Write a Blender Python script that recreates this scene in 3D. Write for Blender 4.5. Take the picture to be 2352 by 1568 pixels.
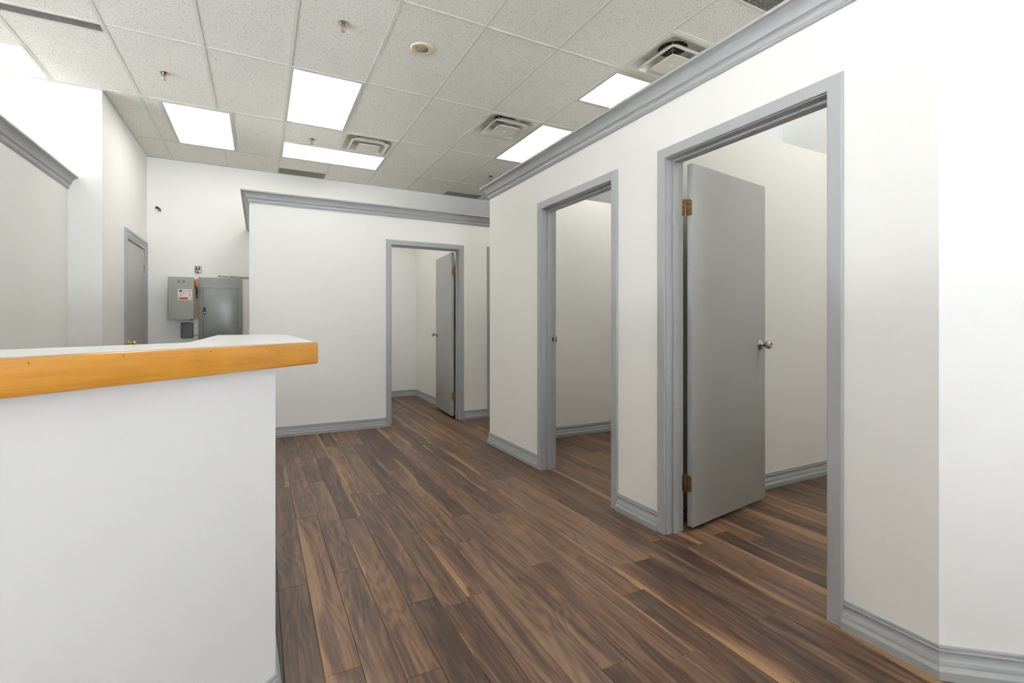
import bpy, bmesh, math, random
from mathutils import Vector, Matrix
PI = math.pi
for o in list(bpy.data.objects): bpy.data.objects.remove(o)
SC = bpy.context.scene
COL = SC.collection

# ------------------------------------------------------------------ camera, world, exposure
HEAD = math.atan(578/1112.)
cam_data = bpy.data.cameras.new('camera'); cam = bpy.data.objects.new('camera', cam_data); COL.objects.link(cam)
cam.location = (0, 0, 1.15); cam.rotation_euler = (PI/2, 0, -HEAD)
cam_data.sensor_width = 36; cam_data.lens = 36*1112/2352.; cam_data.shift_y = -40/2352.
cam_data.clip_start = .05
SC.camera = cam
SC.view_settings.view_transform = 'Standard'; SC.view_settings.look = 'None'
SC.view_settings.gamma = 1; SC.view_settings.use_curve_mapping = False
SC.view_settings.exposure = 0.92
LAMP = 3.2           # radiance of the light panels' lenses
SKY = 2.2            # daylight through the shopfront behind the camera
w = bpy.data.worlds.new('world'); SC.world = w; w.use_nodes = True
bg = w.node_tree.nodes['Background']; bg.inputs[0].default_value = (.80, .89, 1.0, 1); bg.inputs[1].default_value = SKY
CEIL = 3.28
sun_d = bpy.data.lights.new('sun', 'SUN'); sun_d.energy = 190; sun_d.angle = .01; sun_d.color = (.91, .955, 1)
sun = bpy.data.objects.new('sun', sun_d); COL.objects.link(sun); sun.rotation_euler = (math.radians(-32), 0, math.radians(12))   # high, behind the building

# ------------------------------------------------------------------ materials
def nt(name):
    m = bpy.data.materials.new(name); m.use_nodes = True
    return m, m.node_tree, m.node_tree.nodes['Principled BSDF']
def N(t, typ, **kw):
    n = t.nodes.new(typ)
    for k, v in kw.items(): setattr(n, k, v)
    return n
def math_(t, op, a, b=None, c=None, clamp=False):
    n = N(t, 'ShaderNodeMath', operation=op, use_clamp=clamp)
    for i, v in enumerate((a, b, c)):
        if v is None: continue
        if isinstance(v, (int, float)): n.inputs[i].default_value = v
        else: t.links.new(v, n.inputs[i])
    return n.outputs[0]
def ramp(t, fac, stops, interp='LINEAR'):
    n = N(t, 'ShaderNodeValToRGB'); n.color_ramp.interpolation = interp
    el = n.color_ramp.elements
    while len(el) < len(stops): el.new(.5)
    for e, (p, c) in zip(el, stops):
        e.position = p; e.color = (c[0], c[1], c[2], 1) if not isinstance(c, (int, float)) else (c, c, c, 1)
    t.links.new(fac, n.inputs[0]); return n.outputs[0]
def mixc(t, fac, a, b, blend='MIX'):
    n = N(t, 'ShaderNodeMix', data_type='RGBA', blend_type=blend)
    for i, v in ((0, fac), (6, a), (7, b)):
        if isinstance(v, (int, float)): n.inputs[i].default_value = v
        elif isinstance(v, tuple): n.inputs[i].default_value = (v[0], v[1], v[2], 1)
        else: t.links.new(v, n.inputs[i])
    return n.outputs[2]
def noise(t, vec, scale, detail=2, rough=.5, dist=0):
    n = N(t, 'ShaderNodeTexNoise'); n.inputs['Scale'].default_value = scale
    n.inputs['Detail'].default_value = detail; n.inputs['Roughness'].default_value = rough
    n.inputs['Distortion'].default_value = dist
    if vec is not None: t.links.new(vec, n.inputs['Vector'])
    return n.outputs[0]
def vscale(t, vec, s):
    n = N(t, 'ShaderNodeVectorMath', operation='MULTIPLY'); t.links.new(vec, n.inputs[0]); n.inputs[1].default_value = s
    return n.outputs[0]
def bump(t, p, h, strength, dist):
    n = N(t, 'ShaderNodeBump'); n.inputs['Strength'].default_value = strength; n.inputs['Distance'].default_value = dist
    t.links.new(h, n.inputs['Height']); t.links.new(n.outputs[0], p.inputs['Normal'])
def geo(t): return N(t, 'ShaderNodeNewGeometry').outputs['Position']

def paint(name, col, rough, var=.02, bscale=90, bstr=.08, spec=.5):
    m, t, p = nt(name); g = geo(t)
    n = noise(t, g, 1.7, 3)
    a = tuple(c*(1-var) for c in col); b = tuple(min(1, c*(1+var)) for c in col)
    t.links.new(ramp(t, n, [(.3, a), (.7, b)]), p.inputs['Base Color'])
    p.inputs['Roughness'].default_value = rough; p.inputs['Specular IOR Level'].default_value = spec
    bump(t, p, noise(t, g, bscale, 3), bstr, .002)
    return m
def simple(name, col, rough=.5, metal=0, var=.05, scale=20):
    m, t, p = nt(name); g = N(t, 'ShaderNodeTexCoord').outputs['Object']
    n = noise(t, g, scale, 3)
    a = tuple(c*(1-var) for c in col); b = tuple(min(1, c*(1+var)) for c in col)
    t.links.new(ramp(t, n, [(.3, a), (.7, b)]), p.inputs['Base Color'])
    p.inputs['Roughness'].default_value = rough; p.inputs['Metallic'].default_value = metal
    return m
M = {}
M['wall'] = paint('wall_paint', (.87, .865, .845), .55, .012, 120, .10, .35)
M['counter_white'] = paint('white_panel_paint', (.83, .83, .83), .5, .01, 140, .06, .4)
M['trim'] = paint('grey_satin_paint', (.375, .385, .39), .38, .03, 60, .05)
M['door'] = paint('grey_door_paint', (.42, .43, .42), .42, .03, 70, .08)
M['diffuser'] = simple('off_white_enamel', (.72, .70, .64), .45, 0, .04, 8)
M['tee'] = simple('grid_tee_enamel', (.68, .68, .62), .8, 0, .04, 5)
M['dark_void'] = simple('dark_void', (.03, .03, .03), .9)
M['troffer'] = simple('troffer_frame_metal', (.55, .55, .52), .4, .2)
M['steel'] = simple('satin_nickel', (.46, .44, .41), .28, 1, .08)
M['chrome'] = simple('chrome', (.45, .44, .42), .2, 1)
M['brass'] = simple('aged_brass', (.30, .20, .10), .35, 1, .35, 60)
M['bright_brass'] = simple('polished_brass', (.80, .62, .25), .18, 1, .1)
M['red'] = simple('red_plastic', (.50, .02, .015), .35)
M['black'] = simple('black_plastic', (.018, .018, .016), .4)
M['speaker_ring'] = simple('aged_beige_plastic', (.60, .50, .35), .5)
M['elgrey'] = simple('switchgear_grey_enamel', (.30, .31, .28), .38, .1, .05, 4)
M['elgrey_b'] = simple('panelboard_grey_enamel', (.31, .33, .32), .30, .35, .06, 3)
M['darkgrey'] = simple('dark_grey_plastic', (.13, .135, .14), .45)
M['tan'] = simple('tan_bare_board', (.52, .40, .24), .7)
M['sticker'] = simple('white_sticker', (.78, .76, .72), .5)
M['ink'] = simple('black_ink', (.03, .025, .025), .6)
M['maroon'] = simple('maroon_print', (.13, .02, .02), .6)
M['redink'] = simple('red_ink', (.55, .04, .03), .6)
M['greyink'] = simple('grey_ink', (.35, .35, .33), .6)
M['silver'] = simple('silver_plastic', (.40, .40, .38), .4, .4)
M['chip'] = simple('pale_wood_chip', (.65, .45, .25), .7)
M['cable'] = simple('grey_cable_sheath', (.30, .28, .22), .6)
M['solidvent'] = simple('grey_slot_metal', (.24, .24, .21), .5, .1)
M['alum'] = simple('window_aluminium', (.45, .45, .46), .4, .6)
M['pavement'] = simple('concrete_pavement', (.55, .55, .54), .9, 0, .15, 3)

def mat_lens():
    m, t, p = nt('prismatic_lens_lit')
    t.nodes.remove(p)
    e = N(t, 'ShaderNodeEmission'); e.inputs[0].default_value = (1.0, .973, .89, 1)
    g = N(t, 'ShaderNodeTexCoord').outputs['UV']; s = N(t, 'ShaderNodeSeparateXYZ'); t.links.new(g, s.inputs[0])
    # two tubes behind the lens: slightly brighter bands along the fixture
    c = math_(t, 'COSINE', math_(t, 'MULTIPLY', math_(t, 'SUBTRACT', s.outputs[1], .5), 4*PI))
    st = math_(t, 'MULTIPLY_ADD', c, -.08*LAMP, LAMP)
    t.links.new(st, e.inputs[1]); t.links.new(e.outputs[0], t.nodes['Material Output'].inputs[0])
    return m
M['lens'] = mat_lens()

def mat_glass():
    m, t, p = nt('window_glass'); t.nodes.remove(p)
    a = N(t, 'ShaderNodeBsdfTransparent'); a.inputs[0].default_value = (.95, .95, .95, 1)
    b = N(t, 'ShaderNodeBsdfGlossy'); b.inputs['Roughness'].default_value = .02
    f = N(t, 'ShaderNodeFresnel'); f.inputs[0].default_value = 1.45
    x = N(t, 'ShaderNodeMixShader'); t.links.new(f.outputs[0], x.inputs[0]); t.links.new(a.outputs[0], x.inputs[1]); t.links.new(b.outputs[0], x.inputs[2])
    t.links.new(x.outputs[0], t.nodes['Material Output'].inputs[0]); return m
M['glass'] = mat_glass()

def mat_tile():
    m, t, p = nt('fissured_ceiling_tile'); g = geo(t)
    fl = []
    for sc, thr, off, asp in ((62, .20, 0, 3.2), (105, .15, 7.3, 2.4)):
        sh = N(t, 'ShaderNodeVectorMath', operation='ADD'); t.links.new(g, sh.inputs[0]); sh.inputs[1].default_value = (off, off*1.7, 0)
        s2 = vscale(t, sh.outputs[0], (1, 1, 0))
        v = N(t, 'ShaderNodeTexVoronoi', feature='F1', voronoi_dimensions='2D'); v.inputs['Scale'].default_value = sc
        t.links.new(s2, v.inputs['Vector'])
        # offset from the cell's own point, turned by a random angle, squeezed into a short dash
        sub = N(t, 'ShaderNodeVectorMath', operation='SUBTRACT')
        t.links.new(s2, sub.inputs[0]); t.links.new(v.outputs['Position'], sub.inputs[1])
        sp = N(t, 'ShaderNodeSeparateColor'); t.links.new(v.outputs['Color'], sp.inputs[0])
        rot = N(t, 'ShaderNodeVectorRotate', rotation_type='Z_AXIS'); t.links.new(sub.outputs[0], rot.inputs['Vector'])
        t.links.new(math_(t, 'MULTIPLY', sp.outputs[0], 6.283), rot.inputs['Angle'])
        sq = vscale(t, rot.outputs[0], (sc, sc*asp, 0))
        ln = N(t, 'ShaderNodeVectorMath', operation='LENGTH'); t.links.new(sq, ln.inputs[0])
        size = math_(t, 'MULTIPLY', sp.outputs[1], thr*1.6)
        dk = math_(t, 'LESS_THAN', ln.outputs['Value'], size)
        keep = math_(t, 'GREATER_THAN', sp.outputs[2], .25)
        fl.append(math_(t, 'MULTIPLY', dk, keep))
    k = math_(t, 'MAXIMUM', fl[0], math_(t, 'MULTIPLY', fl[1], .8))
    base = ramp(t, noise(t, g, 2.3, 3), [(.3, (.80, .785, .73)), (.7, (.84, .825, .77))])
    c = mixc(t, k, base, (.13, .115, .095))
    t.links.new(c, p.inputs['Base Color']); p.inputs['Roughness'].default_value = .9
    p.inputs['Specular IOR Level'].default_value = .2
    h = math_(t, 'MULTIPLY_ADD', k, -1.0, math_(t, 'MULTIPLY', noise(t, g, 260, 2), .25))
    bump(t, p, h, .35, .0015)
    return m
M['tile'] = mat_tile()

def mat_floor():
    m, t, p = nt('walnut_laminate_plank')
    uv = N(t, 'ShaderNodeTexCoord').outputs['UV']; s = N(t, 'ShaderNodeSeparateXYZ'); t.links.new(uv, s.inputs[0])
    u, v = s.outputs[0], s.outputs[1]              # metres along, 0..1 across
    at = N(t, 'ShaderNodeAttribute', attribute_type='GEOMETRY', attribute_name='rnd')
    sr = N(t, 'ShaderNodeSeparateColor'); t.links.new(at.outputs['Color'], sr.inputs[0])
    r1, r2, r3 = sr.outputs[0], sr.outputs[1], sr.outputs[2]
    cb = N(t, 'ShaderNodeCombineXYZ'); t.links.new(u, cb.inputs[0]); t.links.new(math_(t, 'MULTIPLY', v, .118), cb.inputs[1])
    t.links.new(math_(t, 'MULTIPLY', r1, 40), cb.inputs[2]); P = cb.outputs[0]
    # growth rings: warped low-frequency field cut into bands
    ring = noise(t, vscale(t, P, (1.1, 9, 1)), 1.0, 2, .45, .5)
    bands = math_(t, 'SINE', math_(t, 'MULTIPLY', ring, 62))
    streak = noise(t, vscale(t, P, (2.2, 70, 1)), 1.0, 5, .65, .3)
    fine = noise(t, vscale(t, P, (14, 620, 1)), 1.0, 2, .6)
    blot = noise(t, vscale(t, P, (1.1, 17, 1)), 1.2, 3, .55, .6)
    f = math_(t, 'MULTIPLY_ADD', bands, .065, math_(t, 'MULTIPLY', streak, .62))
    f = math_(t, 'MULTIPLY_ADD', blot, .62, f)
    f = math_(t, 'MULTIPLY_ADD', fine, .22, f)
    f = math_(t, 'MULTIPLY_ADD', math_(t, 'SUBTRACT', r2, .5), .20, math_(t, 'SUBTRACT', f, .03))
    col = ramp(t, f, [(.42, (.025, .013, .009)), (.60, (.066, .036, .023)), (.74, (.122, .070, .042)), (.92, (.215, .130, .072))])
    col2 = mixc(t, math_(t, 'MULTIPLY', r3, .35), col, mixc(t, 1.0, col, (1.25, .92, .80), 'MULTIPLY'))
    # pale sapwood streak running along one edge of some planks
    edge = math_(t, 'ABSOLUTE', math_(t, 'SUBTRACT', v, math_(t, 'GREATER_THAN', r2, .5)))
    wob = noise(t, vscale(t, P, (1.3, 6, 1)), 1.0, 3, .5, .4)
    wdt = math_(t, 'MULTIPLY', math_(t, 'SUBTRACT', math_(t, 'MULTIPLY_ADD', r3, .5, wob), .72), 1.3)
    sap = math_(t, 'MULTIPLY', math_(t, 'SUBTRACT', wdt, edge), 7, clamp=True)
    sapc = ramp(t, streak, [(.3, (.22, .125, .055)), (.7, (.40, .245, .115))])
    col3 = mixc(t, math_(t, 'MULTIPLY', sap, .85), col2, sapc)
    t.links.new(col3, p.inputs['Base Color'])
    t.links.new(ramp(t, streak, [(.2, .33), (.8, .43)]), p.inputs['Roughness'])
    p.inputs['Specular IOR Level'].default_value = .5
    bump(t, p, fine, .12, .0006)
    return m
M['floor'] = mat_floor()

def mat_honey():
    m, t, p = nt('honey_varnished_wood')
    uv = N(t, 'ShaderNodeTexCoord').outputs['UV']
    a = noise(t, vscale(t, uv, (1.6, 26, 1)), 1.0, 4, .55, 1.2)
    b = noise(t, vscale(t, uv, (20, 420, 1)), 1.0, 3, .6)
    c = noise(t, vscale(t, uv, (3, 9, 1)), 1.0, 3, .5, 1.5)
    f = math_(t, 'MULTIPLY_ADD', b, .22, math_(t, 'MULTIPLY_ADD', c, .35, math_(t, 'MULTIPLY', a, .5)))
    t.links.new(ramp(t, f, [(.32, (.30, .125, .014)), (.55, (.46, .205, .022)), (.8, (.57, .295, .045))]), p.inputs['Base Color'])
    p.inputs['Roughness'].default_value = .28; p.inputs['Coat Weight'].default_value = .3; p.inputs['Coat Roughness'].default_value = .15
    bump(t, p, b, .05, .0006); return m
M['honey'] = mat_honey()
def mat_top():
    m, t, p = nt('white_laminate'); g = geo(t)
    rot = N(t, 'ShaderNodeVectorRotate', rotation_type='Z_AXIS'); t.links.new(g, rot.inputs['Vector']); rot.inputs['Angle'].default_value = -PI/4
    n = noise(t, vscale(t, rot.outputs[0], (3, 60, 1)), 1.0, 4, .6)
    t.links.new(ramp(t, n, [(.3, (.74, .75, .76)), (.6, (.80, .81, .82))]), p.inputs['Base Color'])
    p.inputs['Roughness'].default_value = .3; return m
M['top'] = mat_top()

# ------------------------------------------------------------------ mesh helpers
def box(bm, x0, y0, z0, x1, y1, z1, bev=0, T=None):
    r = bmesh.ops.create_cube(bm, size=1)
    vs = r['verts']
    for v in vs:
        v.co = Vector((x0+(v.co.x+.5)*(x1-x0), y0+(v.co.y+.5)*(y1-y0), z0+(v.co.z+.5)*(z1-z0)))
    if bev:
        es = list({e for v in vs for e in v.link_edges})
        rb = bmesh.ops.bevel(bm, geom=es, offset=bev, segments=2, affect='EDGES', profile=.5)
        vs = list({v for f in rb['faces'] for v in f.verts} | {v for v in vs if v.is_valid})
    if T is not None:
        for v in vs: v.co = T @ v.co
    return vs
def prism(bm, poly, z0, z1, T=None):
    a = [bm.verts.new((x, y, z0)) for x, y in poly]; b = [bm.verts.new((x, y, z1)) for x, y in poly]
    n = len(poly); bm.faces.new(a[::-1]); bm.faces.new(b)
    for i in range(n): bm.faces.new((a[i], a[(i+1) % n], b[(i+1) % n], b[i]))
    if T is not None:
        for v in a+b: v.co = T @ v.co
    return a+b
def cyl(bm, p0, p1, r0, r1=None, seg=20, caps=True):
    p0, p1 = Vector(p0), Vector(p1); r1 = r0 if r1 is None else r1
    d = (p1-p0).normalized(); a = d.orthogonal().normalized(); b = d.cross(a)
    A = [bm.verts.new(p0+(a*math.cos(2*PI*i/seg)+b*math.sin(2*PI*i/seg))*r0) for i in range(seg)]
    B = [bm.verts.new(p1+(a*math.cos(2*PI*i/seg)+b*math.sin(2*PI*i/seg))*r1) for i in range(seg)]
    for i in range(seg): bm.faces.new((A[i], A[(i+1) % seg], B[(i+1) % seg], B[i]))
    if caps: bm.faces.new(A[::-1]); bm.faces.new(B)
def lathe(bm, p0, d, prof, seg=28):
    p0 = Vector(p0); d = Vector(d).normalized(); a = d.orthogonal().normalized(); b = d.cross(a)
    rings = []
    for r, h in prof:
        rings.append([bm.verts.new(p0+d*h+(a*math.cos(2*PI*i/seg)+b*math.sin(2*PI*i/seg))*max(r, 1e-5)) for i in range(seg)])
    for A, B in zip(rings, rings[1:]):
        for i in range(seg): bm.faces.new((A[i], A[(i+1) % seg], B[(i+1) % seg], B[i]))
    bm.faces.new(rings[0][::-1]); bm.faces.new(rings[-1])
def sweep(bm, prof, path, mp):
    """prof: (offset along the left normal of travel, height); mitred at the corners"""
    n = len(path); P = [Vector(p) for p in path]; rings = []
    for i in range(n):
        ds = []
        if i > 0: ds.append((P[i]-P[i-1]).normalized())
        if i < n-1: ds.append((P[i+1]-P[i]).normalized())
        ns = [Vector((-d.y, d.x)) for d in ds]
        if len(ns) == 2:
            m = (ns[0]+ns[1]).normalized(); m = m/max(.2, m.dot(ns[0]))
        else: m = ns[0]
        rings.append([bm.verts.new(mp(P[i]+m*u, h)) for u, h in prof])
    k = len(prof)
    for A, B in zip(rings, rings[1:]):
        for j in range(k): bm.faces.new((A[j], A[(j+1) % k], B[(j+1) % k], B[j]))
    bm.faces.new(rings[0]); bm.faces.new(rings[-1][::-1])
def flat_map(p, h): return Vector((p.x, p.y, h))
def tube(bm, pts, r, seg=8):
    for a, b in zip(pts, pts[1:]): cyl(bm, a, b, r, seg=seg)
def wloc(o):
    v = Vector((0, 0, 0))
    while o: v += o.location; o = o.parent
    return v
def obj(name, bm, mat, parent=None, smooth=None, origin=None, kind=None, label=None, norm=True):
    if norm: bmesh.ops.recalc_face_normals(bm, faces=bm.faces)
    me = bpy.data.meshes.new(name); 
    off = wloc(parent) if parent else Vector((0, 0, 0))
    loc = Vector((0, 0, 0))
    if origin is not None: loc = Vector(origin)-off
    tot = off+loc
    for v in bm.verts: v.co -= tot
    bm.to_mesh(me); bm.free()
    me.materials.append(mat)
    o = bpy.data.objects.new(name, me); COL.objects.link(o); o.location = loc
    if parent: o.parent = parent
    if smooth is not None:
        me.shade_smooth()
        try: me.set_sharp_from_angle(angle=smooth)
        except Exception: pass
    if kind: o['kind'] = kind
    if label: o['label'] = label
    return o
def thing(name, label, cat, loc=(0, 0, 0), group=None, kind=None):
    o = bpy.data.objects.new(name, None); COL.objects.link(o); o.location = loc; o.empty_display_size = .1
    o['label'] = label
    if cat: o['category'] = cat
    if group: o['group'] = group
    if kind: o['kind'] = kind
    return o
def tag(o, label, cat, group=None):
    o['label'] = label; o['category'] = cat
    if group: o['group'] = group
    return o
def struct(name, bm, mat, label, **k):
    o = obj(name, bm, mat, kind='structure', **k); o['label'] = label; o['category'] = name.split('_')[0]
    return o
def dup(o, loc=None, label=None):
    c = o.copy(); COL.objects.link(c)
    if loc is not None: c.location = loc
    if label: c['label'] = label
    def rec(a, b):
        for ch in list(a.children):
            d = ch.copy(); COL.objects.link(d); d.parent = b; rec(ch, d)
    kids = list(o.children)
    for ch in kids:
        d = ch.copy(); COL.objects.link(d); d.parent = c; rec(ch, d)
    return c
BM = bmesh.new

# ------------------------------------------------------------------ plan dimensions
XR = 1.967            # corridor face of the right partition
XR2 = XR+.118
YC = 4.25             # outer corner of the right partition
YB = 5.46             # face of the back partition
YF = 7.60             # far wall
XL = -1.28            # left wall by the far corner
XO = 4.60             # outer right wall
PH = 2.455            # partition height
ANG = math.radians(130)
CA = (XR, .76); CB = (XR+1.6*math.sin(ANG), .76+1.6*math.cos(ANG))

# ------------------------------------------------------------------ floor: sub-floor slab and every plank
bm = BM(); box(bm, -8.0, -6.7, -.08, 4.72, 7.72, -.012)
floor = struct('floor', bm, simple('dark_underlay', (.02, .015, .012), .9), 'dark walnut plank floor running through the whole unit')
PW = .1175; PX0 = .068; PL = 1.44
rng = random.Random(5)
S_, C_ = math.sin(HEAD), math.cos(HEAD)
def px(x, y, z=0):
    d = x*S_+y*C_; l = x*C_-y*S_
    if d < .3: return None
    return (1176+1112*l/d, 744-1112*(z-1.15)/d, d)
known = {0: 2.07/.887-.01, 1: 3.12, 2: 2.36, -1: 2.9, 3: 1.55, 4: 3.4}
planks = []
k0 = math.floor((-8.0-PX0)/PW); k1 = math.ceil((4.72-PX0)/PW)
for k in range(k0, k1):
    x0 = PX0+k*PW
    st = known.get(k, rng.uniform(0, PL))
    y = st-PL*math.ceil((st+6.7)/PL)
    while y < 7.7:
        a, b = max(y, -6.7), min(y+PL, 7.7)
        if b-a > .05:
            planks.append((x0, a, b, y, (rng.random(), rng.random(), rng.random()), rng.random() < .5))
        y += PL
def in_view(p):
    best = 1e9
    for fy in (0, .25, .5, .75, 1):
        q = px(p[0]+PW/2, p[1]+(p[2]-p[1])*fy)
        if q and -20 < q[0] < 2370 and q[1] < 1600 and not (q[0] < 628 and q[1] < 1700):
            best = min(best, q[2])
    return best
planks.sort(key=in_view)
def plank_geo(bm, p, uvl, al):
    x0, a, b, u0, r, flip = p; g = .0005; bv = .0011; dz = .0009
    X0, X1, Y0, Y1 = x0+g, x0+PW-g, a+g, b-g
    lo = [(X0, Y0), (X1, Y0), (X1, Y1), (X0, Y1)]; hi = [(X0+bv, Y0+bv), (X1-bv, Y0+bv), (X1-bv, Y1-bv), (X0+bv, Y1-bv)]
    B = [bm.verts.new((x, y, -.012)) for x, y in lo]; Md = [bm.verts.new((x, y, -dz)) for x, y in lo]; T = [bm.verts.new((x, y, 0)) for x, y in hi]
    fs = [bm.faces.new(T)]
    for i in range(4):
        j = (i+1) % 4
        fs.append(bm.faces.new((Md[i], Md[j], T[j], T[i]))); fs.append(bm.faces.new((B[i], B[j], Md[j], Md[i])))
    for f in fs:
        for l in f.loops:
            c = l.vert.co
            vv = (c.x-x0)/PW; uu = c.y-u0
            if flip: vv = 1-vv
            l[uvl].uv = (uu, vv); l[al] = (r[0], r[1], r[2], 1)
def plank_layers(bm): return bm.loops.layers.uv.new('UVMap'), bm.loops.layers.float_color.new('rnd')
for p in planks[:298]:
    bm = BM(); L = plank_layers(bm); plank_geo(bm, p, *L)
    obj('floor_plank', bm, M['floor'], floor, origin=(p[0]+PW/2, (p[1]+p[2])/2, 0), norm=False)
bm = BM(); L = plank_layers(bm)
for p in planks[298:]: plank_geo(bm, p, *L)
obj('floor_plank_field', bm, M['floor'], floor, kind='stuff', norm=False)

# ------------------------------------------------------------------ walls
def wall_boxes(name, label, boxes, mat=None):
    bm = BM()
    for b in boxes: box(bm, *b)
    return struct(name, bm, mat or M['wall'], label)
OPA = (1.092, 1.974); OPB = (2.399, 3.286); OPT = 2.068     # rough openings of the two doors in the right partition
def run(a0, a1, ops, top, put):
    out = []; c = a0
    for o0, o1 in ops:
        out.append(put(c, o0, 0, top)); out.append(put(o0, o1, OPT, top)); c = o1
    out.append(put(c, a1, 0, top)); return out
wall_boxes('wall_right', 'white partition with two open doorways and a grey crown, right of the corridor',
    run(.76, YC-.09, [OPA, OPB], PH, lambda a, b, z0, z1: (XR, a, z0, XR2, b, z1)))
wall_boxes('wall_right_return', 'white partition end turning away at the far corner of the right rooms',
    [(XR, YC-.09, 0, XO, YC, PH)])
wall_boxes('wall_room_divider', 'white dividing partition seen through the nearest doorway', [(XR2, 2.19, 0, XO, 2.29, PH)])
# angled wall at the right edge
bm = BM(); d = Vector((math.sin(ANG), math.cos(ANG))); nn = Vector((-d.y, d.x)) # to the room side
A = Vector(CA); B = Vector(CB); th = .118
prism(bm, [tuple(A), tuple(B), tuple(B+nn*th), (XR2+.02, A.y+.02), (XR, A.y+.0001)], 0, PH)
struct('wall_right_angled', bm, M['wall'], 'white wall turning away at an angle at the right edge')
wall_boxes('wall_right_near', 'white partition running off to the right behind the camera', [(CB[0], CB[1]-.05, 0, XO, CB[1]+.07, PH)])
OPC = (1.292, 2.138); OPD = (2.532, 3.39)
wall_boxes('wall_back', 'white back partition with grey crown and an open doorway',
    run(-.098, XO, [OPC, OPD], PH, lambda a, b, z0, z1: (a, YB, z0, b, YB+.118, z1)))
wall_boxes('wall_back_side', 'white left side of the back room', [(-.098, YB+.118, 0, .02, YF, PH)])
wall_boxes('wall_back_room_right', 'white side wall inside the back room behind its open door', [(2.215, YB+.118, 0, 2.315, YF, PH)])
wall_boxes('wall_far', 'tall off-white far wall carrying the electrical panels', [(XL-.12, YF, 0, XO+.12, YF+.12, CEIL+.05)])
LD = (6.535, 7.457)
wall_boxes('wall_left', 'tall off-white left wall with a closed grey door',
    [(XL-.12, 5.64, 0, XL, LD[0], CEIL+.05), (XL-.12, LD[0], 2.09, XL, LD[1], CEIL+.05), (XL-.12, LD[1], 0, XL, YF, CEIL+.05)])
wall_boxes('wall_left_front', 'tall white wall facing the camera above and beside the left partition', [(-8.0, 5.64, 0, XL-.12, 5.76, CEIL+.05)])
wall_boxes('wall_left_partition', 'white half-height partition with grey crown at the left edge', [(-1.64, 1.9, 0, -1.52, 5.64, PH)])
wall_boxes('wall_left_outer', 'white outer wall far to the left', [(-8.12, -6.7, 0, -8.0, -1.375, CEIL+.05), (-8.12, 5.0, 0, -8.0, 5.76, CEIL+.05), (-8.12, -1.375, 0, -8.0, 5.0, .12), (-8.12, -1.375, 3.1, -8.0, 5.0, CEIL+.05)])
wall_boxes('wall_right_outer', 'white full-height outer wall seen above the room divider', [(XO, -6.7, 0, XO+.12, YF, CEIL+.05)])
wall_boxes('wall_pilaster', 'white boxed column standing against the outer right wall', [(4.15, 3.03, 0, XO, 3.5, CEIL)])
wall_boxes('wall_near', 'white shopfront wall behind the camera', [(-8.0, -6.7, 0, XO, -6.58, .12), (-8.0, -6.7, 3.22, XO, -6.58, CEIL+.05),
    (-8.0, -6.7, .12, -1.2, -6.58, 3.22), (4.25, -6.7, .12, XO, -6.58, 3.22)])
# shopfront window
wn = thing('window_1', 'wide aluminium shopfront window behind the camera', 'window', (1.5, -6.64, .12), kind='structure')
bm = BM()
for x in (-1.2, .6, 2.4, 4.2): box(bm, x, -6.69, .12, x+.05, -6.59, 3.22)
for z in (.12, 3.17): box(bm, -1.2, -6.69, z, 4.25, -6.59, z+.05)
obj('window_frame', bm, M['alum'], wn)
for x in (-1.15, .65, 2.45):
    bm = BM(); box(bm, x, -6.646, .17, x+1.75, -6.640, 3.17); obj('pane', bm, M['glass'], wn)
w2 = thing('window_added', 'unseen aluminium window added in the far left outer wall for side daylight', 'window', (-8.06, 1.8, .12), kind='structure')  # added opening: side daylight for the right walls and the ceiling
bm = BM()
for y in (-1.375, .75, 2.875, 4.95): box(bm, -8.11, y, .12, -8.01, y+.05, 3.1)
for z in (.12, 3.05): box(bm, -8.11, -1.375, z, -8.01, 5.0, z+.05)
obj('window_frame', bm, M['alum'], w2)
for y in (-1.325, .80, 2.925):
    bm = BM(); box(bm, -8.063, y, .17, -8.057, y+2.075, 3.05); obj('pane', bm, M['glass'], w2)
bm = BM(); prism(bm, [(-8.12, -6.7), (30, -6.7), (30, -40), (-40, -40), (-40, 30), (-8.12, 30)], -.2, -.05); struct('ground_outside', bm, M['pavement'], 'concrete pavement outside the shopfront')

# ------------------------------------------------------------------ ceiling: slab, grid tees, tiles
bm = BM(); box(bm, -8.12, -6.7, CEIL+.20, XO+.12, YF+.12, CEIL+.26)
ceiling = struct('ceiling', bm, M['dark_void'], 'suspended ceiling of fissured tiles in a metal grid')
GX = [.2195+.6096*k for k in range(-14, 8)]; GX = [-8.0]+[x for x in GX if -7.9 < x < 4.55]+[XO]
GY = [-6.58, -1.718, -.499, .720, 1.95, 3.169, 4.395, 5.614, 6.833, YF]
GY[1:1] = [-5.375, -4.156, -2.937]
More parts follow.
